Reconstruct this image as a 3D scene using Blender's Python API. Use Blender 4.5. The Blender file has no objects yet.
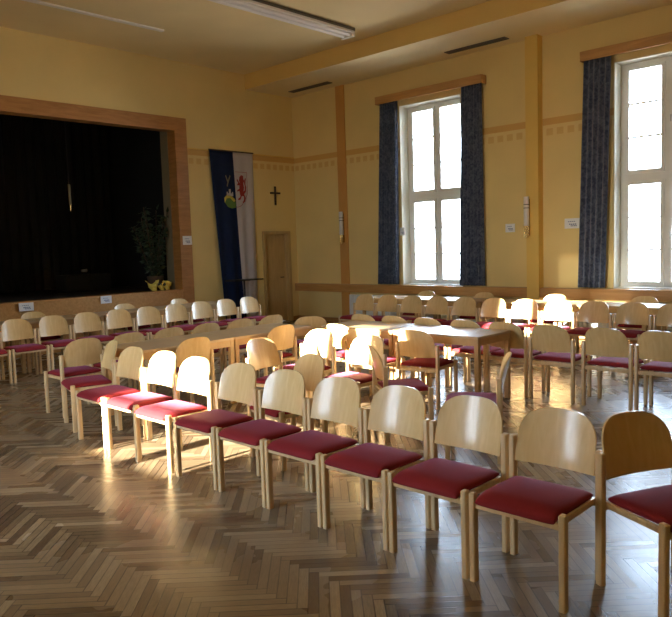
import bpy, bmesh, math, random
from mathutils import Vector, Matrix
random.seed(7)
S = bpy.context.scene
C = S.collection
PI = math.pi

# ------------------------------------------------------------------ materials
def new_mat(name):
    m = bpy.data.materials.new(name); m.use_nodes = True
    return m, m.node_tree, m.node_tree.nodes['Principled BSDF']

def setp(b, **k):
    al = dict(base='Base Color', rough='Roughness', metal='Metallic', coat='Coat Weight', coatr='Coat Roughness',
              spec='Specular IOR Level', sheen='Sheen Weight', sheenr='Sheen Roughness')
    for a, v in k.items():
        if a == 'base' and len(v) == 3: v = (*v, 1)
        b.inputs[al[a]].default_value = v

def simple(name, col, rough=.5, var=0.06, scale=8, bump=0, **k):
    """Principled surface with a little procedural colour variation."""
    m, nt, b = new_mat(name)
    setp(b, base=col, rough=rough, **k)
    tc = nt.nodes.new('ShaderNodeTexCoord')
    no = nt.nodes.new('ShaderNodeTexNoise'); no.inputs['Scale'].default_value = scale; no.inputs['Detail'].default_value = 4
    nt.links.new(tc.outputs['Object'], no.inputs['Vector'])
    r = nt.nodes.new('ShaderNodeValToRGB')
    r.color_ramp.elements[0].position = .3; r.color_ramp.elements[1].position = .7
    r.color_ramp.elements[0].color = (*[max(0, c*(1-var)) for c in col], 1)
    r.color_ramp.elements[1].color = (*[min(1, c*(1+var)) for c in col], 1)
    nt.links.new(no.outputs['Fac'], r.inputs['Fac']); nt.links.new(r.outputs['Color'], b.inputs['Base Color'])
    if bump:
        bp = nt.nodes.new('ShaderNodeBump'); bp.inputs['Strength'].default_value = bump; bp.inputs['Distance'].default_value = .01
        n2 = nt.nodes.new('ShaderNodeTexNoise'); n2.inputs['Scale'].default_value = scale*12
        nt.links.new(tc.outputs['Object'], n2.inputs['Vector'])
        nt.links.new(n2.outputs['Fac'], bp.inputs['Height']); nt.links.new(bp.outputs['Normal'], b.inputs['Normal'])
    return m

def wood(name, c1, c2, rough=.3, stretch=(14, 14, 1.2), scale=1.0, coat=0., coatr=.1):
    m, nt, b = new_mat(name)
    setp(b, rough=rough, coat=coat, coatr=coatr)
    tc = nt.nodes.new('ShaderNodeTexCoord'); mp = nt.nodes.new('ShaderNodeMapping')
    mp.inputs['Scale'].default_value = stretch
    no = nt.nodes.new('ShaderNodeTexNoise'); no.inputs['Scale'].default_value = 3*scale; no.inputs['Detail'].default_value = 5
    no.inputs['Distortion'].default_value = .6
    r = nt.nodes.new('ShaderNodeValToRGB'); r.color_ramp.elements[0].position = .32; r.color_ramp.elements[1].position = .68
    r.color_ramp.elements[0].color = (*c1, 1); r.color_ramp.elements[1].color = (*c2, 1)
    L = nt.links.new
    L(tc.outputs['Object'], mp.inputs['Vector']); L(mp.outputs['Vector'], no.inputs['Vector'])
    L(no.outputs['Fac'], r.inputs['Fac']); L(r.outputs['Color'], b.inputs['Base Color'])
    return m

def mathn(nt, op, a, b=None, c=None):
    n = nt.nodes.new('ShaderNodeMath'); n.operation = op
    for i, v in enumerate((a, b, c)):
        if v is None: continue
        if isinstance(v, (int, float)): n.inputs[i].default_value = v
        else: nt.links.new(v, n.inputs[i])
    return n.outputs[0]

def mixc(nt, f, a, b):
    n = nt.nodes.new('ShaderNodeMix'); n.data_type = 'RGBA'
    if isinstance(f, (int, float)): n.inputs[0].default_value = f
    else: nt.links.new(f, n.inputs[0])
    for i, v in ((6, a), (7, b)):
        if isinstance(v, tuple): n.inputs[i].default_value = (*v, 1)
        else: nt.links.new(v, n.inputs[i])
    return n.outputs[2]

def parquet():
    m, nt, b = new_mat('parquet')
    L = nt.links.new; M = lambda *a: mathn(nt, *a)
    tc = nt.nodes.new('ShaderNodeTexCoord'); sp = nt.nodes.new('ShaderNodeSeparateXYZ')
    L(tc.outputs['Object'], sp.inputs[0])
    W = .0522
    x = M('ADD', sp.outputs[0], 100.0); y = M('ADD', sp.outputs[1], -.432+59.4-.035)
    s = 1/(math.sqrt(2)*W)
    a = M('MULTIPLY', M('ADD', x, y), s); bb = M('MULTIPLY', M('SUBTRACT', x, y), s)
    i = M('FLOOR', a); j = M('FLOOR', bb); fa = M('FRACT', a); fb = M('FRACT', bb)
    k = M('FLOORED_MODULO', M('ADD', M('SUBTRACT', i, j), .5), 16.0)
    k = M('FLOOR', k)
    hor = M('LESS_THAN', k, 7.5)
    # horizontal family
    along_h = M('ADD', k, fa); id1h = M('SUBTRACT', i, k); id2h = j
    # vertical family: id (i, j+k-6), along = (k-6)+(1-fb)
    k6 = M('SUBTRACT', k, 8.0)
    along_v = M('ADD', k6, M('SUBTRACT', 1.0, fb)); id1v = M('ADD', i, 500.0); id2v = M('ADD', j, k6)
    def sel(h, v):
        return M('ADD', M('MULTIPLY', h, hor), M('MULTIPLY', v, M('SUBTRACT', 1.0, hor)))
    along = sel(along_h, along_v); across = sel(fb, fa)
    id1 = sel(id1h, id1v); id2 = sel(id2h, id2v)
    cb = nt.nodes.new('ShaderNodeCombineXYZ'); L(id1, cb.inputs[0]); L(id2, cb.inputs[1])
    wn = nt.nodes.new('ShaderNodeTexWhiteNoise'); wn.noise_dimensions = '3D'; L(cb.outputs[0], wn.inputs['Vector'])
    r = nt.nodes.new('ShaderNodeValToRGB'); cr = r.color_ramp
    cr.elements[0].position = 0; cr.elements[0].color = (.13, .085, .048, 1)
    cr.elements[1].position = 1; cr.elements[1].color = (.42, .335, .215, 1)
    e = cr.elements.new(.35); e.color = (.21, .15, .087, 1)
    e = cr.elements.new(.75); e.color = (.30, .225, .132, 1)
    L(wn.outputs['Value'], r.inputs['Fac'])
    # grain along each plank
    g = nt.nodes.new('ShaderNodeCombineXYZ')
    L(M('ADD', M('MULTIPLY', along, .35), M('MULTIPLY', wn.outputs['Value'], 50.0)), g.inputs[0])
    L(M('MULTIPLY', across, 3.2), g.inputs[1]); L(id1, g.inputs[2])
    gn = nt.nodes.new('ShaderNodeTexNoise'); gn.inputs['Scale'].default_value = 2.6; gn.inputs['Detail'].default_value = 5
    L(g.outputs[0], gn.inputs['Vector'])
    gf = nt.nodes.new('ShaderNodeMapRange'); gf.inputs[1].default_value = .3; gf.inputs[2].default_value = .75
    gf.inputs[3].default_value = .72; gf.inputs[4].default_value = 1.2
    L(gn.outputs['Fac'], gf.inputs[0])
    vm = nt.nodes.new('ShaderNodeVectorMath'); vm.operation = 'SCALE'
    L(r.outputs['Color'], vm.inputs[0]); L(gf.outputs[0], vm.inputs['Scale'])
    # worn patches
    wp = nt.nodes.new('ShaderNodeTexNoise'); wp.inputs['Scale'].default_value = .9; wp.inputs['Detail'].default_value = 4
    L(tc.outputs['Object'], wp.inputs['Vector'])
    wr = nt.nodes.new('ShaderNodeMapRange'); wr.inputs[1].default_value = .35; wr.inputs[2].default_value = .65
    wr.inputs[3].default_value = 0; wr.inputs[4].default_value = .35; L(wp.outputs['Fac'], wr.inputs[0])
    col = mixc(nt, wr.outputs[0], vm.outputs[0], (.30, .225, .145))
    # joints
    e1 = M('MINIMUM', across, M('SUBTRACT', 1.0, across)); e2 = M('MINIMUM', along, M('SUBTRACT', 8.0, along))
    ed = M('MINIMUM', e1, e2)
    em = nt.nodes.new('ShaderNodeMapRange'); em.inputs[1].default_value = .03; em.inputs[2].default_value = .085
    em.inputs[3].default_value = 1; em.inputs[4].default_value = 0; L(ed, em.inputs[0])
    col = mixc(nt, M('MULTIPLY', em.outputs[0], M('ADD', .4, M('MULTIPLY', M('FRACT', M('MULTIPLY', wn.outputs['Value'], 7.3)), .6))), col, (.035, .02, .011))
    L(col, b.inputs['Base Color'])
    rr = nt.nodes.new('ShaderNodeMapRange'); rr.inputs[1].default_value = .3; rr.inputs[2].default_value = .7
    rr.inputs[3].default_value = .19; rr.inputs[4].default_value = .30; L(wp.outputs['Fac'], rr.inputs[0])
    L(M('ADD', rr.outputs[0], M('MULTIPLY', wn.outputs['Value'], .06)), b.inputs['Roughness'])
    b.inputs['Specular IOR Level'].default_value = .45
    bp = nt.nodes.new('ShaderNodeBump'); bp.inputs['Strength'].default_value = .12; bp.inputs['Distance'].default_value = .0012
    L(M('ADD', M('MULTIPLY', em.outputs[0], -1.0), M('MULTIPLY', wn.outputs['Value'], .12)), bp.inputs['Height'])
    L(bp.outputs['Normal'], b.inputs['Normal'])
    return m

def wall_paint(name, axis, col=(.78, .615, .265)):
    """yellow plaster with a painted ochre band and a row of squares under it"""
    m, nt, b = new_mat(name); L = nt.links.new; M = lambda *a: mathn(nt, *a)
    setp(b, rough=.75)
    tc = nt.nodes.new('ShaderNodeTexCoord'); sp = nt.nodes.new('ShaderNodeSeparateXYZ'); L(tc.outputs['Object'], sp.inputs[0])
    h = M('ADD', sp.outputs[axis], 100.0); z = sp.outputs[2]
    inr = lambda v, lo, hi: M('MULTIPLY', M('GREATER_THAN', v, lo), M('LESS_THAN', v, hi))
    band = inr(z, 3.65, 3.765)
    sq = M('MULTIPLY', inr(z, 3.475, 3.59), M('LESS_THAN', M('FRACT', M('MULTIPLY', h, 1/.19)), .62))
    no = nt.nodes.new('ShaderNodeTexNoise'); no.inputs['Scale'].default_value = 1.3; no.inputs['Detail'].default_value = 6
    L(tc.outputs['Object'], no.inputs['Vector'])
    base = mixc(nt, no.outputs['Fac'], tuple(c*.9 for c in col), tuple(min(1, c*1.08) for c in col))
    c2 = mixc(nt, M('MULTIPLY', band, .75), base, (.62, .32, .075))
    c3 = mixc(nt, M('MULTIPLY', sq, .5), c2, (.60, .34, .085))
    L(c3, b.inputs['Base Color'])
    n2 = nt.nodes.new('ShaderNodeTexNoise'); n2.inputs['Scale'].default_value = 60
    L(tc.outputs['Object'], n2.inputs['Vector'])
    bp = nt.nodes.new('ShaderNodeBump'); bp.inputs['Strength'].default_value = .15; bp.inputs['Distance'].default_value = .004
    L(n2.outputs['Fac'], bp.inputs['Height']); L(bp.outputs['Normal'], b.inputs['Normal'])
    return m

def glass():
    m, nt, b = new_mat('window_glass'); nt.nodes.remove(b)
    o = nt.nodes['Material Output']
    t = nt.nodes.new('ShaderNodeBsdfTransparent'); g = nt.nodes.new('ShaderNodeBsdfGlossy'); g.inputs['Roughness'].default_value = .02
    f = nt.nodes.new('ShaderNodeFresnel'); f.inputs[0].default_value = 1.45
    mx = nt.nodes.new('ShaderNodeMixShader')
    nt.links.new(f.outputs[0], mx.inputs[0]); nt.links.new(t.outputs[0], mx.inputs[1]); nt.links.new(g.outputs[0], mx.inputs[2])
    nt.links.new(mx.outputs[0], o.inputs['Surface'])
    return m

def curtain_cloth():
    m, nt, b = new_mat('curtain_cloth'); L = nt.links.new
    setp(b, rough=.85, sheen=.3)
    tc = nt.nodes.new('ShaderNodeTexCoord')
    no = nt.nodes.new('ShaderNodeTexNoise'); no.inputs['Scale'].default_value = 14; no.inputs['Detail'].default_value = 6
    no.inputs['Distortion'].default_value = 1.2
    L(tc.outputs['Object'], no.inputs['Vector'])
    r = nt.nodes.new('ShaderNodeValToRGB'); r.color_ramp.elements[0].position = .38; r.color_ramp.elements[1].position = .66
    r.color_ramp.elements[0].color = (.03, .048, .10, 1); r.color_ramp.elements[1].color = (.12, .15, .22, 1)
    L(no.outputs['Fac'], r.inputs['Fac']); L(r.outputs['Color'], b.inputs['Base Color'])
    return m

def fabric(name, c1, c2):
    m, nt, b = new_mat(name); L = nt.links.new
    setp(b, rough=.8, sheen=.2, sheenr=.35, spec=.2)
    b.inputs['Sheen Tint'].default_value = (*[min(1, v*2+.12) for v in c2], 1) if name != 'seat_fabric' else (.6, .34, .72, 1)
    tc = nt.nodes.new('ShaderNodeTexCoord')
    no = nt.nodes.new('ShaderNodeTexNoise'); no.inputs['Scale'].default_value = 6; no.inputs['Detail'].default_value = 5
    L(tc.outputs['Object'], no.inputs['Vector'])
    L(mixc(nt, no.outputs['Fac'], c1, c2), b.inputs['Base Color'])
    w = nt.nodes.new('ShaderNodeTexNoise'); w.inputs['Scale'].default_value = 400
    L(tc.outputs['Object'], w.inputs['Vector'])
    bp = nt.nodes.new('ShaderNodeBump'); bp.inputs['Strength'].default_value = .3; bp.inputs['Distance'].default_value = .002
    L(w.outputs['Fac'], bp.inputs['Height']); L(bp.outputs['Normal'], b.inputs['Normal'])
    return m

M_FLOOR = parquet()
M_WALLX = wall_paint('wall_paint_windows', 0)
M_WALLY = wall_paint('wall_paint_stage', 1)
M_PIL = simple('pilaster_paint', (.78, .54, .14), .7, .04, 2)
M_STRIPE = simple('stripe_paint', (.60, .31, .085), .7, .05, 2)
M_CEIL = simple('ceiling_paint', (.74, .61, .33), .8, .04, 1.2)
M_SOFFIT = simple('soffit_paint', (.78, .66, .38), .8, .03, 1.5)
M_BEAM = simple('beam_paint', (.72, .50, .16), .8, .03, 1.5)
M_REVEAL = simple('reveal_paint', (.72, .70, .58), .6, .03, 3)
M_TRIMW = wood('trim_wood', (.36, .165, .045), (.48, .235, .07), .45, (1.2, 1.2, 9), .8, .1)
M_LEDGE = wood('ledge_wood', (.46, .235, .07), (.58, .32, .11), .4, (.8, 9, 9), .8, .2)
M_WIN = simple('window_paint', (.84, .86, .83), .4, .03, 4)
M_GLASS = glass()
M_BEECH = wood('beech_leg', (.66, .47, .24), (.76, .57, .32), .36, (10, 10, 1.0), 1, .3, .15)
M_PLY = wood('beech_plywood', (.71, .49, .21), (.80, .59, .28), .48, (9, 9, .9), 1, .65, .17)
M_TOP = wood('table_laminate', (.56, .39, .21), (.66, .47, .27), .34, (1, 1, 8), 1, .2, .2)
M_TABLEW = wood('table_beech', (.55, .33, .13), (.66, .42, .19), .4, (2, 2, 2), 1, .2, .15)
M_RED = fabric('seat_fabric', (.22, .016, .021), (.29, .023, .028))
M_CURT = curtain_cloth()
M_RAD = simple('radiator_enamel', (.72, .74, .74), .35, .02, 3)
M_BLACK = simple('black_cloth', (.006, .006, .007), .9, .1, 4)
M_STAGEF = simple('stage_floor', (.02, .017, .014), .5, .1, 3)
M_GREYW = simple('stage_jamb_paint', (.22, .19, .12), .8, .04, 3)
M_BRASS = simple('brass', (.62, .42, .16), .25, .03, 5, metal=1.0)
M_METAL = simple('dark_metal', (.03, .03, .032), .4, .05, 5, metal=.6)
M_CHROME = simple('pale_metal', (.55, .55, .55), .3, .03, 5, metal=.9)
M_OPAL = simple('opal_glass', (.70, .68, .66), .3, .02, 5)
M_WHITE = simple('white_enamel', (.72, .70, .66), .45, .02, 5)
M_PAPER = simple('paper', (.80, .82, .85), .6, .02, 5)
M_INK = simple('ink', (.10, .16, .32), .6, .05, 5)
M_VENT = simple('vent_metal', (.10, .085, .065), .6, .05, 5)
M_DOOR = wood('door_wood', (.50, .35, .15), (.58, .41, .18), .5, (6, 6, .8), 1)
M_CROSS = simple('cross_wood', (.03, .018, .012), .5, .1, 5)
M_FBLUE = fabric('flag_blue', (.006, .014, .05), (.009, .02, .07))
M_FWHITE = fabric('flag_white', (.48, .45, .46), (.55, .52, .54))
M_FRED = simple('flag_red', (.30, .022, .02), .7, .05, 5)
M_FGREEN = simple('flag_green', (.10, .22, .05), .7, .05, 5)
M_FYEL = simple('flag_yellow', (.60, .50, .08), .7, .05, 5)
M_LEAF = simple('leaf', (.035, .06, .03), .5, .3, 30)
M_STEM = simple('stem', (.09, .06, .035), .7, .1, 8)
M_WRAP = simple('yellow_wrap', (.80, .70, .16), .5, .1, 8)

# ------------------------------------------------------------------ mesh helpers
def box(bm, x0, x1, y0, y1, z0, z1, mi=0):
    vs = [bm.verts.new(v) for v in ((x0,y0,z0),(x1,y0,z0),(x1,y1,z0),(x0,y1,z0),(x0,y0,z1),(x1,y0,z1),(x1,y1,z1),(x0,y1,z1))]
    fs = []
    for q in ((0,3,2,1),(4,5,6,7),(0,1,5,4),(1,2,6,5),(2,3,7,6),(3,0,4,7)):
        f = bm.faces.new([vs[k] for k in q]); f.material_index = mi; fs.append(f)
    return vs, fs

def rbox(bm, x0, x1, y0, y1, z0, z1, r=.005, seg=2):
    vs, fs = box(bm, x0, x1, y0, y1, z0, z1)
    es = list({e for f in fs for e in f.edges})
    bmesh.ops.bevel(bm, geom=es, offset=r, segments=seg, profile=.5, affect='EDGES')

def cyl(bm, x, y, z0, z1, r, n=20, r2=None, axis='z', bev=0):
    r2 = r if r2 is None else r2
    ring = lambda rr, t: [(math.cos(2*PI*k/n)*rr, math.sin(2*PI*k/n)*rr, t) for k in range(n)]
    def mp(p):
        a, b_, c = p
        if axis == 'z': return (x+a, y+b_, c)
        if axis == 'y': return (x+a, c, y+b_)      # y arg used as z
        return (c, x+a, y+b_)                       # axis x: x arg = y, y arg = z
    A = [bm.verts.new(mp(p)) for p in ring(r, z0)]; B = [bm.verts.new(mp(p)) for p in ring(r2, z1)]
    for k in range(n): bm.faces.new((A[k], A[(k+1) % n], B[(k+1) % n], B[k]))
    bm.faces.new(A[::-1]); bm.faces.new(B)

def tube(bm, pts, r, n=8):
    pts = [Vector(p) for p in pts]; rings = []
    for i, p in enumerate(pts):
        d = (pts[min(i+1, len(pts)-1)]-pts[max(i-1, 0)]).normalized()
        u = d.orthogonal().normalized(); v = d.cross(u)
        rings.append([bm.verts.new(p+u*math.cos(2*PI*k/n)*r+v*math.sin(2*PI*k/n)*r) for k in range(n)])
    for a, b_ in zip(rings, rings[1:]):
        for k in range(n): bm.faces.new((a[k], a[(k+1) % n], b_[(k+1) % n], b_[k]))
    bm.faces.new(rings[0][::-1]); bm.faces.new(rings[-1])

def prism(bm, pts, x0, x1, mi=0):
    """polygon in (y,z) extruded along x"""
    A = [bm.verts.new((x0, *p)) for p in pts]; B = [bm.verts.new((x1, *p)) for p in pts]; n = len(pts)
    fs = [bm.faces.new(A), bm.faces.new(B[::-1])]
    for k in range(n): fs.append(bm.faces.new((A[k], B[k], B[(k+1) % n], A[(k+1) % n])))
    for f in fs: f.material_index = mi

def obj(name, bm, mats, parent=None, smooth=False):
    bmesh.ops.recalc_face_normals(bm, faces=bm.faces)
    me = bpy.data.meshes.new(name); bm.to_mesh(me); bm.free()
    for m in (mats if isinstance(mats, (list, tuple)) else [mats]): me.materials.append(m)
    if smooth:
        for p in me.polygons: p.use_smooth = True
        if smooth != 'all':
            me.set_sharp_from_angle(angle=math.radians(40))
    o = bpy.data.objects.new(name, me); C.objects.link(o)
    if parent: o.parent = parent
    return o

def NB(): return bmesh.new()

def tag(o, label, cat, group=None):
    o['label'] = label; o['category'] = cat
    if group: o['group'] = group
    return o

def thing(name, label, cat, loc=(0,0,0), rotz=0, group=None):
    o = bpy.data.objects.new(name, None); o.empty_display_size = .1; C.objects.link(o)
    o.location = loc; o.rotation_euler = (0, 0, rotz)
    return tag(o, label, cat, group)

def struct(name, bm, m, parent=None):
    o = obj(name, bm, m, parent)
    if not parent: o['kind'] = 'structure'
    return o

def sempty(name, loc):
    o = bpy.data.objects.new(name, None); C.objects.link(o); o.location = loc; o['kind'] = 'structure'; return o

def dup(root, loc, rotz, label, group=None):
    r = root.copy(); C.objects.link(r); r.location = loc; r.rotation_euler = (0, 0, rotz); r['label'] = label
    if group: r['group'] = group
    for ch in list(root.children):
        c = ch.copy(); C.objects.link(c); c.parent = r
        for g in ch.children:
            d = g.copy(); C.objects.link(d); d.parent = c
    return r

# ------------------------------------------------------------------ room shell
XS, YW, YO, XR = -12.08, 11.42, -1.12, 4.6       # stage wall, window wall, opposite wall, right wall
ZSOF, ZC = 5.15, 5.47
T = .32
bm = NB(); box(bm, XS-.4, XR+T, YO-T, YW+T, -.2, 0); struct('floor', bm, M_FLOOR)
bm = NB(); box(bm, XS-T, XR+T, YO-T, YW+T, ZC, ZC+.2); struct('ceiling', bm, M_CEIL)
bm = NB()
vs, fs = box(bm, XS+.001, XR, 10.05, YW, ZSOF, ZC-.001)
for f in fs:
    f.material_index = 1 if f.normal.y < -.5 or f.calc_center_median().y < 10.06 else 0
struct('ceiling_soffit', bm, [M_SOFFIT, M_BEAM])

WC = [-8.21, -3.87]            # windows in the far wall
HW = .73; Z0W, Z1W = .87, 4.47
def holed_wall(x0, x1, y0, y1, centres, ztop):
    bm = NB(); cur = x0
    for c in sorted(centres):
        box(bm, cur, c-HW, y0, y1, 0, ztop)
        box(bm, c-HW, c+HW, y0, y1, 0, Z0W); box(bm, c-HW, c+HW, y0, y1, Z1W, ztop)
        cur = c+HW
    box(bm, cur, x1, y0, y1, 0, ztop)
    return bm
struct('wall_windows', holed_wall(XS-T, XR+T, YW, YW+T, WC, ZC), M_WALLX)
WO = [-5.22]
struct('wall_opposite', holed_wall(XS-T, XR+T, YO-T, YO, WO, ZC), M_WALLX)
bm = NB(); box(bm, XR, XR+T, YO, YW, 0, ZC); struct('wall_right', bm, M_WALLY)

# stage wall with proscenium opening and door recess
SY0, SY1, SZ0, SZ1 = 2.1, 8.17, .935, 4.10
DY0, DY1, DZ = 10.43, 11.13, 2.02
bm = NB()
box(bm, XS-.23, XS, YO, SY0-.02, 0, ZC); box(bm, XS-.23, XS, SY0-.02, SY1+.02, SZ1+.02, ZC); box(bm, XS-.23, XS, SY0-.02, SY1+.02, 0, SZ0-.04)
box(bm, XS-.23, XS, SY1+.02, DY0, 0, ZC); box(bm, XS-.23, XS, DY0, DY1, DZ, ZC); box(bm, XS-.23, XS, DY1, YW, 0, ZC)
struct('wall_stage', bm, M_WALLY)
# wooden proscenium frame and panelled stage front
bm = NB(); fx0, fx1 = XS-.235, XS+.03
box(bm, fx0, fx1, SY1, SY1+.28, 0, SZ1+.26)
box(bm, fx0, fx1, SY0-.28, SY0, 0, SZ1+.26)
box(bm, fx0, fx1, SY0, SY1, SZ1, SZ1+.26)
struct('trim_1', bm, M_TRIMW)
bm = NB()
box(bm, XS+.001, XS+.045, SY0, SY1, 0, SZ0-.03); box(bm, fx0, XS+.07, SY0, SY1, SZ0-.03, SZ0)
struct('trim_2', bm, M_LEDGE)
# stage house
bm = NB()
box(bm, -16.2, XS-.236, -.2, 10.2, SZ0-.12, SZ0); struct('floor_stage', bm, M_STAGEF)
bm = NB()
box(bm, -16.4, -16.2, -.2, 10.2, 0, 5.6); box(bm, -16.2, XS-.236, -.4, -.2, 0, 5.6); box(bm, -16.2, XS-.236, 10.2, 10.4, 0, 5.6)
box(bm, -16.2, XS-.236, -.2, 10.2, 5.4, 5.6)
box(bm, -16.2, XS-.236, SY1+.3, 10.2, SZ0, 5.4)
struct('wall_backstage', bm, M_BLACK)
bm = NB(); box(bm, XS-.50, XS-.24, SY1, SY1+.29, SZ0, 5.4); struct('wall_stage_jamb', bm, M_GREYW)
def drape(bm, y0, y1, x, z0, z1, pitch=.22, amp=.05):
    n = int((y1-y0)/.04); top = []; bot = []
    for side in (0, .01):
        a = []; b_ = []
        for k in range(n+1):
            y = y0+(y1-y0)*k/n; xx = x+side+amp*math.sin(2*PI*y/pitch)+.02*math.sin(y*7)
            a.append(bm.verts.new((xx, y, z0))); b_.append(bm.verts.new((xx, y, z1)))
        top.append(b_); bot.append(a)
    for s in (0, 1):
        for k in range(n): bm.faces.new((bot[s][k], bot[s][k+1], top[s][k+1], top[s][k]))
    for k in range(n):
        bm.faces.new((bot[0][k], bot[0][k+1], bot[1][k+1], bot[1][k])); bm.faces.new((top[0][k], top[0][k+1], top[1][k+1], top[1][k]))
    for k in (0, n): bm.faces.new((bot[0][k], bot[1][k], top[1][k], top[0][k]))
bm = NB(); drape(bm, 1.0, 8.4, -15.2, SZ0+.02, 5.35)
tag(obj('stage_curtain', bm, M_BLACK, smooth=True), 'black pleated stage curtain hanging across the back of the dark stage', 'curtain')

# door in the stage wall
d = sempty('door_1', (XS, (DY0+DY1)/2, 0)); w = (DY1-DY0)/2
bm = NB(); box(bm, -.12, -.08, -w, w, 0.005, DZ)
for k in range(4):
    z = .12+k*.48
    box(bm, -.08, -.068, -w+.1, w-.1, z, z+.38)
obj('door_leaf', bm, M_DOOR, d)
bm = NB(); box(bm, .001, .03, -w-.07, -w, 0, DZ+.07); box(bm, .001, .03, w, w+.07, 0, DZ+.07); box(bm, .001, .03, -w, w, DZ, DZ+.07)
box(bm, -.229, 0, -w+.001, -w+.02, 0, DZ-.001); box(bm, -.229, 0, w-.02, w-.001, 0, DZ-.001)
obj('door_frame', bm, M_DOOR, d)
bm = NB(); cyl(bm, w-.12, 1.03, -.08, -.04, .012, 10, axis='x'); rbox(bm, -.05, -.035, w-.22, w-.11, 1.02, 1.04, .004)
obj('door_handle', bm, M_METAL, d, True)

# pilasters and painted stripe on the window wall
bm = NB(); box(bm, -6.06, -5.83, YW-.17, YW, 0, ZSOF); struct('trim_3', bm, [M_PIL])
bm = NB(); box(bm, -1.72, -1.49, YW-.17, YW, 0, ZSOF); struct('trim_4', bm, [M_PIL])
bm = NB(); box(bm, -10.66, -10.42, YW-.03, YW, 0, ZSOF); struct('trim_5', bm, [M_STRIPE])
# window ledge boards
def ledge(name, x0, x1):
    bm = NB(); rbox(bm, x0, x1, YW-.155, YW-.001, .845, .868, .004)
    rbox(bm, x0, x1, YW-.155, YW-.13, .695, .846, .004)
    struct(name, bm, M_LEDGE)
ledge('trim_6', XS+.05, -6.062); ledge('trim_7', -5.828, -1.722); ledge('trim_8', -1.488, XR)
# small strip closing the frieze beside the proscenium
bm = NB(); box(bm, XS, XS+.03, SY1+.281, YW, 3.765, 3.785); struct('trim_9', bm, M_PIL)
bm = NB(); box(bm, XS, XS+.015, SY1+.281, DY0-.072, 0, .1); box(bm, XS, XS+.015, DY1+.072, YW-.001, 0, .1); struct('baseboard_stage', bm, M_TRIMW)
bm = NB()
for a, b_ in ((XS+.016, -10.661), (-10.419, -6.061), (-5.829, -1.721), (-1.489, XR)): box(bm, a, b_, YW-.015, YW, 0, .1)
struct('baseboard_windows', bm, M_TRIMW)

# windows
def window(name, cx, ywall, sgn):
    """sgn +1: outdoors is +y"""
    w = sempty(name, (cx, ywall, 0))
    Y = lambda a, b_: (min(a*sgn, b_*sgn), max(a*sgn, b_*sgn))
    D = .26
    bm = NB(); H = HW
    y0, y1 = Y(D, D+.055)
    def b(x0, x1, z0, z1, yy=(y0, y1)): box(bm, x0, x1, yy[0], yy[1], z0, z1)
    b(-H, -H+.09, Z0W, Z1W); b(H-.09, H, Z0W, Z1W); b(-H+.09, H-.09, Z1W-.07, Z1W); b(-H+.09, H-.09, Z0W, Z0W+.04)
    b(-H+.09, H-.09, 2.59, 2.71, Y(D-.02, D+.055)); b(-.035, .035, Z0W+.04, 2.59); b(-.035, .035, 2.71, Z1W-.07)
    obj('window_frame', bm, M_WIN, w)
    bm = NB(); a, b_ = Y(.001, D-.001)
    box(bm, -H+.001, -H+.012, a, b_, Z0W+.02, Z1W-.001); box(bm, H-.012, H-.001, a, b_, Z0W+.02, Z1W-.001); box(bm, -H+.012, H-.012, a, b_, Z1W-.012, Z1W-.001)
    obj('window_reveal', bm, M_REVEAL, w)
    bm = NB(); a, b_ = Y(.0, D-.001); box(bm, -H+.001, H-.001, a, b_, Z0W, Z0W+.02)
    obj('window_sill', bm, M_WIN, w)
    ya, yb = Y(D-.02, D+.035)
    for sx in (-1, 1):
        for zl, zh, name2 in ((Z0W+.042, 2.588, 'lower'), (2.712, Z1W-.072, 'upper')):
            xa, xb = (-H+.092, -.036) if sx < 0 else (.036, H-.092)
            bm = NB(); t = .052
            box(bm, xa, xa+t, ya, yb, zl, zh); box(bm, xb-t, xb, ya, yb, zl, zh)
            box(bm, xa+t, xb-t, ya, yb, zl, zl+t+.01); box(bm, xa+t, xb-t, ya, yb, zh-t, zh)
            for k in (1, 2):
                zz = zl+t+(zh-zl-2*t)*k/3; a, c = Y(D-.004, D+.02); box(bm, xa+t, xb-t, a, c, zz-.015, zz+.015)
            s = obj('window_sash', bm, M_WIN, w)
            bm = NB(); a, c = Y(D+.006, D+.01); box(bm, xa+t-.004, xb-t+.004, a, c, zl+t-.004, zh-t+.004)
            obj('window_pane', bm, M_GLASS, s)
            if sx > 0:
                bm = NB(); hz = zl+(zh-zl)*.45; a, c = Y(D-.045, D-.021)
                box(bm, xa+.018, xa+.036, a, c, hz-.01, hz+.1)
                obj('window_handle', bm, M_CHROME, s)
    return w
for k, c in enumerate(WC): window('window_%d' % (k+1), c, YW, 1)
for k, c in enumerate(WO): window('window_%d' % (k+4), c, YO, -1)

# unseen blind added to trim the sun beam in the window behind the camera
m, nt_, b_ = new_mat('sun_trim_cloth'); nt_.nodes.remove(b_)
df = nt_.nodes.new('ShaderNodeBsdfDiffuse'); df.inputs[0].default_value = (.75, .70, .58, 1); tp = nt_.nodes.new('ShaderNodeBsdfTransparent')
mx_ = nt_.nodes.new('ShaderNodeMixShader'); mx_.inputs[0].default_value = .90
nt_.links.new(tp.outputs[0], mx_.inputs[1]); nt_.links.new(df.outputs[0], mx_.inputs[2]); nt_.links.new(mx_.outputs[0], nt_.nodes['Material Output'].inputs['Surface'])
t = thing('sun_trim_blind', 'unseen pale blind added to trim the sun beam in the window behind the camera', 'sun blocker', (-5.22, YO-.2, 0))
bm = NB(); box(bm, -.64, .64, -.001, .001, 3.55, 4.38); obj('sun_trim_cloth', bm, m, t)
bm = NB(); cyl(bm, 0, 4.40, -.65, .65, .03, 16, axis="x") ; obj('roller', bm, M_WHITE, t, True)
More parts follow.
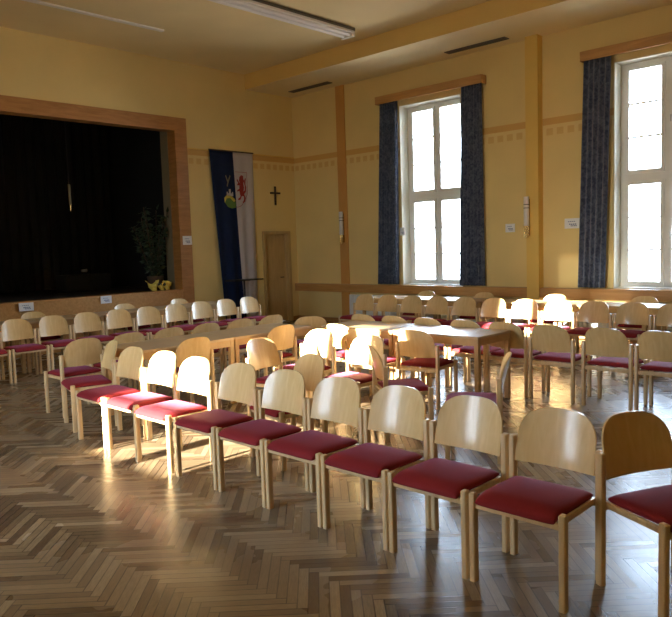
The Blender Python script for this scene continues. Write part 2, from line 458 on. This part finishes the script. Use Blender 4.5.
# curtains and pelmets
def curtain(x0t, x1t, x0b, x1b, label, y=YW-.085):
    bm = NB(); n = 96; m = 14; folds = max(4, round((x1b-x0b)/.085)); ph = random.random()*6
    z0, z1 = .885, 4.575; G = []
    for side in (0, 1):
        rows = []
        for j in range(m+1):
            v = j/m; row = []
            for k in range(n+1):
                u = k/n; x = (x0b+(x1b-x0b)*u)*(1-v)+(x0t+(x1t-x0t)*u)*v
                amp = .032*(1-.45*v)
                yy = y+side*.006+amp*math.sin(2*PI*folds*u+ph+.5*math.sin(3*v+ph))+.012*math.sin(2*PI*folds*.37*u+2*v+ph)
                row.append(bm.verts.new((x, yy, z0+(z1-z0)*v)))
            rows.append(row)
        G.append(rows)
    for R in G:
        for j in range(m):
            for k in range(n): bm.faces.new((R[j][k], R[j][k+1], R[j+1][k+1], R[j+1][k]))
    A, B = G
    for k in range(n):
        bm.faces.new((A[0][k], A[0][k+1], B[0][k+1], B[0][k])); bm.faces.new((A[m][k], A[m][k+1], B[m][k+1], B[m][k]))
    for j in range(m):
        bm.faces.new((A[j][0], A[j+1][0], B[j+1][0], B[j][0])); bm.faces.new((A[j][n], A[j+1][n], B[j+1][n], B[j][n]))
    tag(obj('curtain', bm, M_CURT, smooth='all'), label, 'curtain', 'dark blue curtains at the windows')
curtain(-9.38, -8.94, -9.55, -8.99, 'dark blue curtain on the left side of the window nearer the corner')
curtain(-7.42, -6.98, -7.54, -6.96, 'dark blue curtain on the right side of the window nearer the corner')
curtain(-5.05, -4.60, -5.16, -4.70, 'blue grey curtain left of the window at the right edge of the photo')
curtain(-3.17, -2.74, -3.12, -2.62, 'blue curtain right of the second window, beyond the photo edge')
def pelmet(x0, x1, label):
    bm = NB(); rbox(bm, x0, x1, YW-.18, YW-.155, 4.545, 4.70, .004); rbox(bm, x0, x0+.02, YW-.156, YW-.001, 4.545, 4.70, .003)
    rbox(bm, x1-.02, x1, YW-.156, YW-.001, 4.545, 4.70, .003); box(bm, x0+.02, x1-.02, YW-.156, YW-.001, 4.69, 4.70)
    tag(obj('pelmet', bm, M_LEDGE), label, 'curtain pelmet', 'wooden pelmets above the windows')
pelmet(-9.42, -6.92, 'orange wooden pelmet board above the window nearer the corner')
pelmet(-5.085, -2.55, 'orange wooden pelmet board above the right-hand window')

# radiators
def radiator(x0, x1, label):
    t = thing('radiator', label, 'radiator', (x0, YW-.07, 0), 0, 'white radiators under the window ledge')
    L_ = x1-x0
    bm = NB(); box(bm, 0, L_, -.035, .035, .12, .64)
    n = int(L_/.06)
    for k in range(n): box(bm, .01+k*L_/n, .01+k*L_/n+.035, -.048, -.034, .14, .62)
    obj('panel', bm, M_RAD, t)
    for xx in (.3, L_-.34):
        bm = NB(); box(bm, xx, xx+.04, -.02, .03, 0, .12); obj('foot', bm, M_RAD, t)
    bm = NB(); cyl(bm, L_+.03, 0, .13, .2, .022, 12); cyl(bm, 0, 0, 0, 0.001, .001, 3) if False else None
    obj('valve', bm, M_WHITE, t)
radiator(-10.36, -6.20, 'long white radiator under the ledge of the window nearer the corner')
radiator(-5.74, -2.0, 'long white radiator under the ledge of the right-hand window')

# ceiling fittings
t = thing('ceiling_light', 'long white fluorescent ceiling light with louvre edge, switched off', 'ceiling light', (-8.42, 6.6, 5.46))
bm = NB(); rbox(bm, -.14, .14, -2.8, 2.8, -.10, -.02, .008); obj('housing', bm, M_WHITE, t)
for s in (-1, 1):
    bm = NB(); cyl(bm, s*.07, -.105, -2.72, 2.72, .045, 16, axis='y'); obj('tube_cover', bm, M_OPAL, t, True)
bm = NB(); box(bm, -.13, .13, 2.73, 2.8, -.155, -.10); box(bm, -.13, .13, -2.8, -2.73, -.155, -.10); obj('end_cap', bm, M_WHITE, t)
bm = NB(); box(bm, .141, .146, -2.8, 2.8, -.06, -.01); obj('louvre_edge', bm, M_VENT, t)
bm = NB(); box(bm, -.1, .1, -2.5, 2.5, -.02, .009); obj('mounting_rail', bm, M_WHITE, t)
bm = NB(); rbox(bm, -10.58, -10.50, 3.6, 7.02, ZC-.03, ZC, .005)
tag(obj('ceiling_strip', bm, M_WHITE), 'thin pale strip fixed to the ceiling in front of the stage', 'ceiling strip')
def vent(x0, x1, y, label):
    t = thing('ceiling_vent', label, 'air vent', ((x0+x1)/2, y, ZSOF), 0, 'slot vents in the dropped ceiling')
    h = (x1-x0)/2
    bm = NB(); box(bm, -h, h, -.08, -.068, -.014, -.001); box(bm, -h, h, .068, .08, -.014, -.001)
    box(bm, -h, -h+.012, -.068, .068, -.014, -.001); box(bm, h-.012, h, -.068, .068, -.014, -.001); obj('frame', bm, M_VENT, t)
    bm = NB(); box(bm, -h+.012, h-.012, -.068, .068, -.004, -.001)
    for k in range(4): box(bm, -h+.012, h-.012, -.055+k*.032, -.042+k*.032, -.012, -.003)
    obj('slats', bm, M_VENT, t)
vent(-11.62, -10.42, 10.98, 'brown slot vent in the dropped ceiling near the corner')
vent(-7.50, -6.27, 11.02, 'brown slot vent in the dropped ceiling above the first window')

# wall lamps
def wall_lamp(x, y, label):
    t = thing('wall_lamp', label, 'wall lamp', (x, y, 1.75), 0, 'tube lamps on the window wall')
    bm = NB(); rbox(bm, -.035, .035, -.02, -.001, .03, .66, .004); obj('back_plate', bm, M_BRASS, t)
    bm = NB(); cyl(bm, 0, -.068, .2, .70, .045, 24); obj('lamp_shade', bm, M_OPAL, t, True)
    for z in (.50, .56):
        bm = NB(); cyl(bm, 0, -.068, z, z+.012, .0475, 24); obj('ring', bm, M_METAL, t, True)
    for k in range(5):
        a = -PI*(k+.5)/5; bm = NB(); cyl(bm, .036*math.cos(a), -.068+.036*math.sin(a), 0, .21, .010, 10); obj('brass_rod', bm, M_BRASS, t, True)
wall_lamp(-6.02, YW-.17, 'white tube wall lamp with brass rods on the yellow pilaster')
wall_lamp(-10.54, YW-.03, 'white tube wall lamp with brass rods on the dark painted stripe near the corner')

# paper notices
def notice(loc, w, h, face, label):
    """face 'y' : on window wall, normal -y ; face 'x' : on stage wall, normal +x"""
    t = thing('paper_notice', label, 'notice', loc, 0 if face == 'y' else PI/2, 'white paper notices')
    bm = NB(); box(bm, -w/2, w/2, -.004, -.001, -h/2, h/2); obj('sheet', bm, M_PAPER, t)
    bm = NB()
    for a, b_, z, q in ((-.28, .22, .18, .035), (-.2, .3, -.08, .06), (-.1, .32, -.24, .05)):
        n = 4
        for k in range(n):
            xx = (a+(b_-a)*k/n)*w; box(bm, xx, xx+(b_-a)/n*w*.7, -.0055, -.004, z*h-q*h, z*h+q*h)
    obj('printing', bm, M_INK, t)
notice((-6.47, YW, 1.93), .19, .15, 'y', 'white paper notice on the wall left of the yellow pilaster')
notice((-5.30, YW, 1.96), .27, .17, 'y', 'white paper notice on the wall beside the blue grey curtain')
notice((-8.93, YW, 1.96), .13, .16, 'y', 'small paper notice between the corner window and its left curtain')
notice((XS+.03, 8.34, 1.92), .22, .18, 'x', 'white paper notice on the upright of the stage frame')
notice((XS+.07, 4.99, .85), .25, .14, 'x', 'white paper notice on the stage edge, left of the two')
notice((XS+.07, 6.46, .86), .22, .14, 'x', 'white paper notice on the stage edge, right of the two')

# crucifix
t = thing('wall_cross', 'small dark wooden cross hanging above the door', 'cross', (XS, 10.79, 2.68))
bm = NB(); rbox(bm, .005, .03, -.022, .022, 0, .42, .004); obj('upright', bm, M_CROSS, t)
bm = NB(); rbox(bm, .006, .032, -.15, .15, .25, .29, .004); obj('crossbar', bm, M_CROSS, t)

# flag banner
def banner():
    t = thing('banner', 'long blue and white banner with a coat of arms hanging left of the door', 'banner', (XS, 9.6, 0))
    bm = NB(); nz = 40; ny = 40; z0, z1 = .12, 3.78
    def pt(u, v):  # u 0..1 across, v 0..1 from top
        yl = -.62+.20*v; yr = .54-.02*v; ym = 0.0+.13*v
        y = yl+(ym-yl)*u*2 if u < .5 else ym+(yr-ym)*(u-.5)*2
        amp = .006+.022*v
        return (.045+.03*v+amp*math.sin(u*22+v*2)+.01*v*math.sin(u*9), y, z1-(z1-z0)*v)
    G = []
    for side in (0, .006):
        G.append([[bm.verts.new((pt(k/ny, j/nz)[0]-side, *pt(k/ny, j/nz)[1:])) for k in range(ny+1)] for j in range(nz+1)])
    for R in G:
        for j in range(nz):
            for k in range(ny):
                f = bm.faces.new((R[j][k], R[j][k+1], R[j+1][k+1], R[j+1][k])); f.material_index = 0 if k < ny//2 else 1
    A, B = G
    for j in range(nz):
        for k in (0, ny):
            f = bm.faces.new((A[j][k], A[j+1][k], B[j+1][k], B[j][k])); f.material_index = 0 if k == 0 else 1
    for k in range(ny):
        for j in (0, nz):
            f = bm.faces.new((A[j][k], A[j][k+1], B[j][k+1], B[j][k])); f.material_index = 0 if k < ny//2 else 1
    obj('cloth', bm, [M_FBLUE, M_FWHITE], t, 'all')
    bm = NB(); cyl(bm, .045, 3.79, -.63, .56, .014, 12, axis='y'); obj('hanging_rod', bm, M_STEM, t, True)
    X0, X1 = .068, .071
    # shield, red half with beast, blue half with letter, tower and hill
    def sh(y): return 2.63+.30*min(1, abs(y)/.31)**2.4
    ys = [k/12*.31 for k in range(13)]
    em = NB(); prism(em, [(.015, 3.34)]+[(.325, 3.34)]+[(.015+y, sh(y)) for y in reversed(ys)], X0, X1)
    shield = obj('shield', em, M_FWHITE, t)
    em = NB()
    out = [(.015, 3.36), (.335, 3.36)]+[(.015+y*1.03, sh(y)-.02) for y in reversed(ys)]
    for p, q in zip(out, out[1:]):
        dd = Vector((q[0]-p[0], q[1]-p[1])); n_ = Vector((-dd.y, dd.x)).normalized()*.004
        prism(em, [(p[0]+n_.x, p[1]+n_.y), (q[0]+n_.x, q[1]+n_.y), (q[0]-n_.x, q[1]-n_.y), (p[0]-n_.x, p[1]-n_.y)], X1, X1+.002)
    obj('shield_outline', em, M_FRED, shield)
    em = NB()   # rampant beast
    P = lambda L_: prism(em, [(.02+.30*a, 2.70+.60*b_) for a, b_ in L_], X1+.001, X1+.004)
    P([(.36,.93),(.52,1.0),(.70,.97),(.70,.86),(.80,.80),(.72,.74),(.66,.68),(.40,.70),(.30,.80)])        # head and mane
    P([(.38,.74),(.68,.72),(.74,.55),(.68,.42),(.74,.33),(.66,.24),(.36,.28),(.30,.45),(.32,.60)])        # trunk
    P([(.42,.68),(.28,.76),(.14,.86),(.10,.80),(.22,.70),(.12,.68),(.14,.62),(.30,.63),(.42,.60)])        # fore paws
    P([(.42,.50),(.28,.50),(.12,.46),(.10,.40),(.26,.43),(.42,.43)])
    P([(.44,.32),(.34,.20),(.18,.16),(.16,.10),(.36,.12),(.52,.26)])                                       # hind legs
    P([(.60,.30),(.72,.22),(.68,.10),(.56,.04),(.58,0),(.80,.06),(.84,.22),(.70,.34)])
    P([(.64,.40),(.80,.46),(.82,.60),(.76,.72),(.84,.88),(.94,.90),(.88,.70),(.93,.56),(.88,.40),(.72,.32)])  # tail
    obj('red_beast', em, M_FRED, shield)
    em = NB()
    prism(em, [(-.25, 3.27), (-.23, 3.28), (-.185, 3.17), (-.13, 3.28), (-.11, 3.27), (-.178, 3.11), (-.20, 3.04), (-.22, 3.05), (-.20, 3.13)], X0, X1)
    obj('white_emblem', em, M_GREYW, shield)
    em = NB(); prism(em, [(-.23, 2.84), (-.23, 2.93), (-.20, 2.93), (-.20, 2.90), (-.17, 2.90), (-.17, 2.99), (-.12, 2.99), (-.12, 2.90), (-.09, 2.90), (-.09, 2.93), (-.06, 2.93), (-.06, 2.84)], X0, X1)
    obj('tower', em, M_FWHITE, shield)
    em = NB(); prism(em, [(-.30, 2.80), (-.22, 2.87), (-.13, 2.86), (-.03, 2.79), (.0, 2.74), (-.05, 2.72), (-.14, 2.80), (-.24, 2.79), (-.29, 2.70)], X0, X1)
    obj('yellow_bank', em, M_FYEL, shield)
    em = NB(); prism(em, [(-.285, 2.70), (-.24, 2.785), (-.14, 2.795), (-.05, 2.72), (0, 2.72), (0, 2.60), (-.10, 2.58), (-.21, 2.61)], X0, X1)
    obj('green_hill', em, M_FGREEN, shield)
banner()

# high stand in front of the banner
t = thing('standing_table', 'thin black stand with a flat narrow top in front of the banner', 'stand', (-11.72, 9.50, 0))
bm = NB(); rbox(bm, -.17, .17, -.38, .40, 1.04, 1.065, .005); obj('table_top', bm, M_METAL, t)
bm = NB(); cyl(bm, 0, 0, .02, 1.04, .022, 14); obj('pole', bm, M_METAL, t, True)
bm = NB(); cyl(bm, 0, 0, 0, .025, .2, 28, .18); obj('base', bm, M_METAL, t, True)

# things on the stage
def plant():
    t = thing('potted_plant', 'tall dark leafy plant standing on the stage beside the frame', 'plant', (-12.60, 7.90, SZ0))
    rnd = random.Random(3)
    bm = NB(); stems = []
    for k in range(13):
        a = rnd.uniform(0, 2*PI); rr = rnd.uniform(.12, .42); h = rnd.uniform(1.0, 1.72)
        ys = math.sin(a)*rr; ys = min(ys, .26); a = math.copysign(1, math.cos(a))*0.6 if False else a
        pts = [(max(-.45, min(.18, math.cos(a)*rr))*q**.8, ys*q**.8, .22+(h-.22)*q) for q in (0, .25, .5, .75, 1)]
        tube(bm, pts, .008, 6); stems.append(pts)
    obj('stem', bm, M_STEM, t, True)
    bm = NB()
    for k in range(900):
        p = rnd.choice(stems); q = rnd.uniform(.0, 1)*4; i = min(3, int(q)); f = q-i
        c = Vector(p[i]).lerp(Vector(p[i+1]), f)
        dr = Vector((rnd.uniform(-1, 1), rnd.uniform(-1, 1), rnd.uniform(-.5, .6))).normalized()
        L_ = rnd.uniform(.08, .15); sd = dr.orthogonal().normalized(); sd = Matrix.Rotation(rnd.uniform(0, 6), 3, dr) @ sd
        c = c+dr*.03
        if c.y+dr.y*L_ > .23 or c.x+abs(dr.x)*L_ > .36: continue
        n_ = dr.cross(sd)
        row = [c, c+dr*L_*.35+sd*L_*.22+n_*.01, c+dr*L_, c+dr*L_*.35-sd*L_*.22+n_*.01]
        v = [bm.verts.new(x) for x in row]; w_ = [bm.verts.new(x-n_*.002) for x in row]
        bm.faces.new(v); bm.faces.new(w_[::-1])
        for a in range(4): bm.faces.new((v[a], w_[a], w_[(a+1) % 4], v[(a+1) % 4]))
    obj('foliage', bm, M_LEAF, t)
    bm = NB(); cyl(bm, 0, 0, 0, .28, .13, 24, .17); obj('pot', bm, M_STEM, t, True)
plant()
def bouquet():
    t = thing('wrapped_flowers', 'flowers in crumpled yellow wrapping lying at the foot of the stage plant', 'flowers', (-12.30, 7.80, SZ0))
    rnd = random.Random(11)
    for cy, w_, h_ in ((-.13, .19, .17), (.06, .13, .12), (.19, .14, .15)):
        bm = NB(); n = 14; m = 5; rows = []
        for j in range(m+1):
            v = j/m; row = []
            for k in range(n):
                a = 2*PI*k/n; r = (.35+.65*v)*w_/1.4*(1+.22*math.sin(3*a+j)+rnd.uniform(-.12, .12))
                row.append(bm.verts.new((math.cos(a)*r*.7, cy+math.sin(a)*r-.05*v, h_*v*(1+.25*math.sin(2*a+cy*9)*v)+.002)))
            rows.append(row)
        for j in range(m):
            for k in range(n): bm.faces.new((rows[j][k], rows[j][(k+1) % n], rows[j+1][(k+1) % n], rows[j+1][k]))
        bm.faces.new(rows[0])
        obj('wrapping', bm, M_WRAP, t)
    bm = NB()
    for k in range(8):
        y = rnd.uniform(-.16, .2); bmesh.ops.create_icosphere(bm, subdivisions=1, radius=rnd.uniform(.03, .045), matrix=Matrix.Translation((rnd.uniform(-.04, .04), y, .12)))
    obj('blossoms', bm, M_LEAF, t)
bouquet()
t = thing('hanging_microphone', 'slim pale rod hanging on a cable above the dark stage', 'microphone', (-12.75, 6.25, 2.52))
bm = NB(); cyl(bm, 0, 0, .12, .5, .022, 14); obj('body', bm, M_GREYW, t, True)
bm = NB(); cyl(bm, 0, 0, 0, .12, .009, 12, .016); obj('tip', bm, M_BRASS, t, True)
bm = NB(); cyl(bm, 0, 0, .5, 2.88, .004, 6); obj('cable', bm, M_METAL, t)
t = thing('low_cabinet', 'low black cabinet barely visible on the dark stage', 'cabinet', (-13.9, 7.0, SZ0))
bm = NB(); rbox(bm, -.22, .22, -.5, .5, .04, .36, .01); obj('body', bm, M_BLACK, t)
bm = NB(); rbox(bm, .221, .232, -.48, -.01, .06, .34, .003); obj('door', bm, M_BLACK, t)
bm = NB(); rbox(bm, .221, .232, .01, .48, .06, .34, .003); obj('door', bm, M_BLACK, t)
bm = NB(); box(bm, -.2, .2, -.48, .48, 0, .04); obj('plinth', bm, M_BLACK, t)
t = thing('glint_piece', 'small pale metal piece added for a glint low in the middle of the dark stage', 'lamp', (-13.9, 7.02, SZ0+.36))  # pale metal piece added to give a small glint, its real source unknown
bm = NB(); cyl(bm, 0, .07, -.06, .06, .028, 16, .035, axis='y'); obj('glint_body', bm, M_CHROME, t, True)
bm = NB(); box(bm, -.04, .04, -.05, .05, 0, .01); box(bm, -.005, .005, -.01, .01, .01, .05); obj('bracket', bm, M_METAL, t)

# ------------------------------------------------------------------ chairs
LX, LY = .238, .199
def leg_bm(x, y, h):
    bm = NB(); vs, fs = box(bm, x-.0165, x+.0165, y-.021, y+.021, 0, h)
    ed = [e for e in {e for f in fs for e in f.edges} if abs((e.verts[0].co-e.verts[1].co).z) > .1]
    bmesh.ops.bevel(bm, geom=ed, offset=.0075, segments=3, profile=.5, affect='EDGES')
    ed = [e for e in bm.edges if e.verts[0].co.z > h-.001 and e.verts[1].co.z > h-.001]
    bmesh.ops.bevel(bm, geom=ed, offset=.008, segments=3, profile=.5, affect='EDGES')
    return bm
def back_bm():
    bm = NB(); nu, nv = 28, 12; zb, zs, zt = .528, .690, .823; G = []
    for side in (0, 1):
        rows = []
        for j in range(nv+1):
            row = []
            for k in range(nu+1):
                u = math.sin((k/nu*2-1)*PI/2); au = min(1, abs(u))
                top = zs+(zt-zs)*(max(0, 1-au**3.2))**.5
                bot = zb+.006*au**2
                z = bot+(top-bot)*j/nv
                vv = (z-zb)/(zt-zb)
                x = u*(.2175-.010*vv)
                y = .177+.038*(1-u*u)+.070*vv**1.15
                row.append(bm.verts.new((x, y+side*.011, z-side*.001)))
            rows.append(row)
        G.append(rows)
    A, B = G
    for R in G:
        for j in range(nv):
            for k in range(nu): bm.faces.new((R[j][k], R[j][k+1], R[j+1][k+1], R[j+1][k]))
    for k in range(nu):
        bm.faces.new((A[0][k], A[0][k+1], B[0][k+1], B[0][k])); bm.faces.new((A[nv][k], A[nv][k+1], B[nv][k+1], B[nv][k]))
    for j in range(nv):
        bm.faces.new((A[j][0], A[j+1][0], B[j+1][0], B[j][0])); bm.faces.new((A[j][nu], A[j+1][nu], B[j+1][nu], B[j][nu]))
    bmesh.ops.remove_doubles(bm, verts=bm.verts, dist=.0002)
    return bm
def seat_bm():
    bm = NB(); n = 18; G = []
    hx, y0, y1 = .2165, -.232, .178
    for side in (0, 1):
        rows = []
        for j in range(n+1):
            row = []
            for k in range(n+1):
                u = math.sin((k/n*2-1)*PI/2); v = math.sin((j/n*2-1)*PI/2)
                e = (max(0, 1-abs(u)**9))**.4*(max(0, 1-abs(v)**9))**.4
                x = u*hx; y = (y0+y1)/2+v*(y1-y0)/2
                fr = max(0, (-y-.13)/.10); wf = -.020*min(1, fr)**2
                zc = .441+wf-.006*(y+.2)
                # pillowed top, shallow bottom
                crown = .006*(1-u*u)*(1-v*v)
                z = zc+(.026*e+crown if side == 0 else -.024*e**.8)
                # keep clear of the front posts
                if abs(x) > .205 and y < -.15: x = math.copysign(.205+(abs(x)-.205)*.3, x)
                row.append(bm.verts.new((x, y, z)))
            rows.append(row)
        G.append(rows)
    A, B = G
    for R in G:
        for j in range(n):
            for k in range(n): bm.faces.new((R[j][k], R[j][k+1], R[j+1][k+1], R[j+1][k]))
    for k in range(n):
        for j in (0, n): bm.faces.new((A[j][k], A[j][k+1], B[j][k+1], B[j][k]))
        for j in (0, n): bm.faces.new((A[k][j], A[k+1][j], B[k+1][j], B[k][j]))
    bmesh.ops.remove_doubles(bm, verts=bm.verts, dist=.0003)
    return bm
def make_chair():
    t = thing('stacking_chair', '', 'chair')
    obj('seat', seat_bm(), M_RED, t, 'all'); obj('backrest', back_bm(), M_PLY, t, True)
    for x, y, h in ((-LX, -LY, .458), (LX, -LY, .458), (-LX, LY, .664), (LX, LY, .664)):
        obj('leg', leg_bm(x, y, h), M_BEECH, t, True)
    bm = NB(); i = LX-.0155
    rbox(bm, -i, i, -LY-.010, -LY+.010, .380, .412, .004); rbox(bm, -i, i, LY-.010, LY+.010, .376, .416, .004)
    for s in (-1, 1): rbox(bm, s*(LX-.022)-.008, s*(LX-.022)+.008, -LY+.02, LY-.02, .392, .4245, .003)
    obj('seat_frame', bm, M_BEECH, t, True)
    return t
CH = make_chair(); used = False
def chair(x, y, face, label, group):
    """face = direction the sitter looks, as (dx, dy)"""
    global used
    rz = math.atan2(face[1], face[0])+PI/2
    if not used:
        used = True; CH.location = (x, y, 0); CH.rotation_euler = (0, 0, rz); CH['label'] = label; CH['group'] = group; return CH
    return dup(CH, (x, y, 0), rz, label, group)
P_ = .53
ORD = ['leftmost', 'second from the left', 'third from the left', 'fourth from the left', 'fifth from the left', 'sixth from the left',
       'seventh from the left', 'eighth from the left', 'ninth from the left', 'tenth from the left', 'eleventh from the left', 'twelfth from the left']
NTH = ['nearest', 'second nearest', 'third nearest', 'fourth nearest', 'fifth nearest', 'sixth nearest']
# long front row, sitters would face lower left
G = 'red chairs of the long front row'
chair(-6.61, 3.315, (-.27, -.96), 'red chair turned slightly outward at the far left end of the front row', G)
for k, x in enumerate((-5.91, -5.375, -4.84, -4.26, -3.73, -3.21, -2.69, -2.17, -1.645)):
    extra = {1: ', fully lit by the sun', 2: ', sunlit, before a golden-backed chair'}.get(k, '')
    chair(x, 3.13+(.04 if k < 2 else 0), (0, -1), 'red front-row chair, %s%s' % (ORD[k+1], extra), G)
f = Vector((.32, -.16)).normalized(); q = Vector((-f.y, f.x))
c = Vector((-1.383, 3.287))+f*.199+q*.238
c1pos = c
chair(c.x, c.y, f, 'dark shaded chair at the right end of the front row, turned to the right', G)
# stage row
G = 'chairs with backs to the tables along the stage'
for k in range(-1, 9):
    chair(-9.88, 4.04+P_*k, (1, 0), 'chair in the row before the stage, %s' % ORD[k+1], G)
G = 'chairs between the tables and the stage front'
for n_, y in (('left', 4.72), ('middle', 6.32), ('right', 7.44)):
    chair(-10.88, y, (1, 0), 'chair behind the stage tables, only its top showing, %s one of three' % n_, G)
# window row
G = 'chairs with backs to the tables under the windows'
for k in range(12):
    ex = ', white in the sun' if k in (6, 7) else ''
    chair(-8.35+P_*k, 9.31, (0, -1), 'chair facing us in the window row, %s%s' % (ORD[k], ex), G)
G = 'chairs between the tables and the window wall'
for n_, x in (('left-hand window, left one', -7.75), ('left-hand window, right one near the pilaster', -6.52), ('pilaster, bright in the sun', -5.2), ('right-hand window', -3.81)):
    chair(x, 10.35, (0, -1), 'chair behind the long tables below the %s' % n_, G)
# row facing the windows
G = 'chairs facing the windows behind the middle table'
for k, x in enumerate((-6.02, -5.50, -4.99, -4.46, -3.95, -3.42, -2.83, -2.30)):
    chair(x, 7.06, (0, 1), 'chair facing the windows, its back to us, %s of that row' % ORD[k], G)
# row facing the stage
G = 'chairs facing the stage behind the left table'
for k in range(-1, 5):
    chair(-7.30, 4.04+P_*k, (-1, 0), 'chair facing the stage beyond the left table, %s to the camera' % NTH[k+1], G)
chair(-6.62, 6.46, (-1, 1), 'chair turned diagonally at the corner where the two tables meet', 'chairs around the inner tables')
G = 'chairs around the inner tables'
chair(-6.26, 4.19, (-1, 0), 'golden-backed chair pushed under the left table, behind the sunlit front-row chair', G)
chair(-6.265, 5.41, (-1, 0), 'golden-backed chair pushed under the left table, nearer to the corner', G)
chair(-5.06, 4.50, (.99, .13), 'chair with glossy brown curved backrest facing right, between front row and left table', G)
chair(-4.16, 3.76, (-.18, -.98), 'chair close behind the front row, its pale back turned toward lower left', G)
chair(-5.29, 5.05, (0, -1), 'sun-striped chair facing us in front of the table corner', G)
chair(-4.50, 4.93, (0, -1), 'chair facing us with bright red sunlit seat, left of the chair seen edge-on', G)
chair(-5.52, 6.06, (0, 1), 'sun-bleached chair tucked under the corner end of the middle table', G)
chair(-5.0, 5.85, (0, 1), 'half-hidden brown-backed chair at the table behind two facing chairs', G)
chair(-4.42, 6.02, (-.12, 1), 'chair with orange-red seat facing the near side of the white table', G)
chair(-3.88, 4.90, (.62, .79), 'chair seen edge-on with its dark red seat to the right', G)
chair(-3.04, 4.77, (-.87, -.5), 'chair seen edge-on with its dark red seat to the left', G)

# ------------------------------------------------------------------ tables
def make_table(L_, W_):
    t = thing('table', '', 'table')
    bm = NB(); rbox(bm, -L_/2, L_/2, -W_/2, W_/2, .716, .742, .004); obj('table_top', bm, M_TOP, t)
    bm = NB(); i = .012
    for s in (-1, 1):
        box(bm, -L_/2+.05, L_/2-.05, s*(W_/2-.022)-.010, s*(W_/2-.022)+.010, .642, .7155)
        box(bm, s*(L_/2-.022)-.010, s*(L_/2-.022)+.010, -W_/2+.05, W_/2-.05, .642, .7155)
    obj('apron', bm, M_TABLEW, t)
    for sx in (-1, 1):
        for sy in (-1, 1):
            bm = NB(); cx = sx*(L_/2-.033); cy = sy*(W_/2-.033); rbox(bm, cx-.026, cx+.026, cy-.026, cy+.026, 0, .7155, .005)
            obj('leg', bm, M_TABLEW, t)
    return t
def tables(L_, W_, spots, group):
    p = None
    for x, y, rz, lab in spots:
        if p is None: p = make_table(L_, W_); p.location = (x, y, 0); p.rotation_euler = (0, 0, rz); p['label'] = lab; p['group'] = group
        else: dup(p, (x, y, 0), rz, lab, group)
tables(1.195, .70, [(-6.48, 4.205, PI/2, 'pale wooden table of the left run, nearer end by the front row'),
                    (-6.48, 5.405, PI/2, 'pale wooden table of the left run, further end by the corner')], 'tables of the left run')
tables(1.12, .66, [(-4.39, 6.43, 0, 'white-lit table of the middle run with its free corner to the right'),
                   (-5.515, 6.43, 0, 'sunlit table of the middle run next to the corner')], 'tables of the middle run')
tables(1.25, .62, [(-10.62, 2.35+1.26*k, PI/2, 'table along the stage front behind the chair row, %s' % ORD[k]) for k in range(5)], 'tables along the stage front')
tables(1.28, .62, [(-8.0+1.29*k, 10.08, 0, 'table below the window ledge behind the chair row, %s' % ORD[k]) for k in range(5)], 'tables below the windows')

# ------------------------------------------------------------------ light
w = bpy.data.worlds.new('world'); S.world = w; w.use_nodes = True
nt = w.node_tree; bg = nt.nodes['Background']
tc = nt.nodes.new('ShaderNodeTexCoord'); sp = nt.nodes.new('ShaderNodeSeparateXYZ'); nt.links.new(tc.outputs['Generated'], sp.inputs[0])
r = nt.nodes.new('ShaderNodeValToRGB'); mr = nt.nodes.new('ShaderNodeMapRange'); mr.inputs[1].default_value = -1; mr.inputs[2].default_value = 1
nt.links.new(sp.outputs[2], mr.inputs[0]); nt.links.new(mr.outputs[0], r.inputs['Fac'])
cr = r.color_ramp; cr.elements[0].position = .44; cr.elements[0].color = (.42, .40, .38, 1)
cr.elements[1].position = 1; cr.elements[1].color = (.45, .62, .95, 1)
e = cr.elements.new(.5); e.color = (.78, .89, 1, 1); e = cr.elements.new(.65); e.color = (.62, .79, 1, 1)
nt.links.new(r.outputs['Color'], bg.inputs['Color']); bg.inputs['Strength'].default_value = 26.0

sd = bpy.data.lights.new('sun', 'SUN'); sd.energy = 66; sd.angle = math.radians(.55); sd.color = (1, .91, .74)
so = bpy.data.objects.new('sun', sd); C.objects.link(so); so.location = (-5, -20, 6)
so.rotation_euler = Vector((0.02, 1, -.231)).to_track_quat('-Z', 'Y').to_euler()

def portal(cx, y, sgn):
    a = bpy.data.lights.new('window_portal', 'AREA'); a.shape = 'RECTANGLE'; a.size = 2*HW; a.size_y = Z1W-Z0W
    a.cycles.is_portal = True
    o = bpy.data.objects.new('window_portal', a); C.objects.link(o); o.location = (cx, y, (Z0W+Z1W)/2)
    o.rotation_euler = Vector((0, -sgn, 0)).to_track_quat('-Z', 'Z').to_euler()
for c_ in WC: portal(c_, YW+.3, 1)
for c_ in WO: portal(c_, YO-.3, -1)

# ------------------------------------------------------------------ camera
ya, pi_, ro = math.radians(43.5927), math.radians(-5.083), math.radians(-1.8637)
fw = Vector((-math.sin(ya)*math.cos(pi_), math.cos(ya)*math.cos(pi_), math.sin(pi_)))
rt = Vector((math.cos(ya), math.sin(ya), 0)); up = rt.cross(fw)
r2 = rt*math.cos(ro)+up*math.sin(ro); u2 = -rt*math.sin(ro)+up*math.cos(ro)
cd = bpy.data.cameras.new('camera'); cd.sensor_width = 36; cd.lens = 702.05/672*36; cd.clip_end = 200
co = bpy.data.objects.new('camera', cd); C.objects.link(co)
mw = Matrix((r2, u2, -fw)).transposed().to_4x4(); mw.translation = Vector((0, 0, 1.7083)); co.matrix_world = mw
S.camera = co
S.view_settings.view_transform = 'Standard'; S.view_settings.look = 'None'; S.view_settings.gamma = 1
S.view_settings.use_curve_mapping = False; S.view_settings.exposure = 0.32
S.cycles.max_bounces = 12; S.cycles.diffuse_bounces = 8; S.cycles.transparent_max_bounces = 12
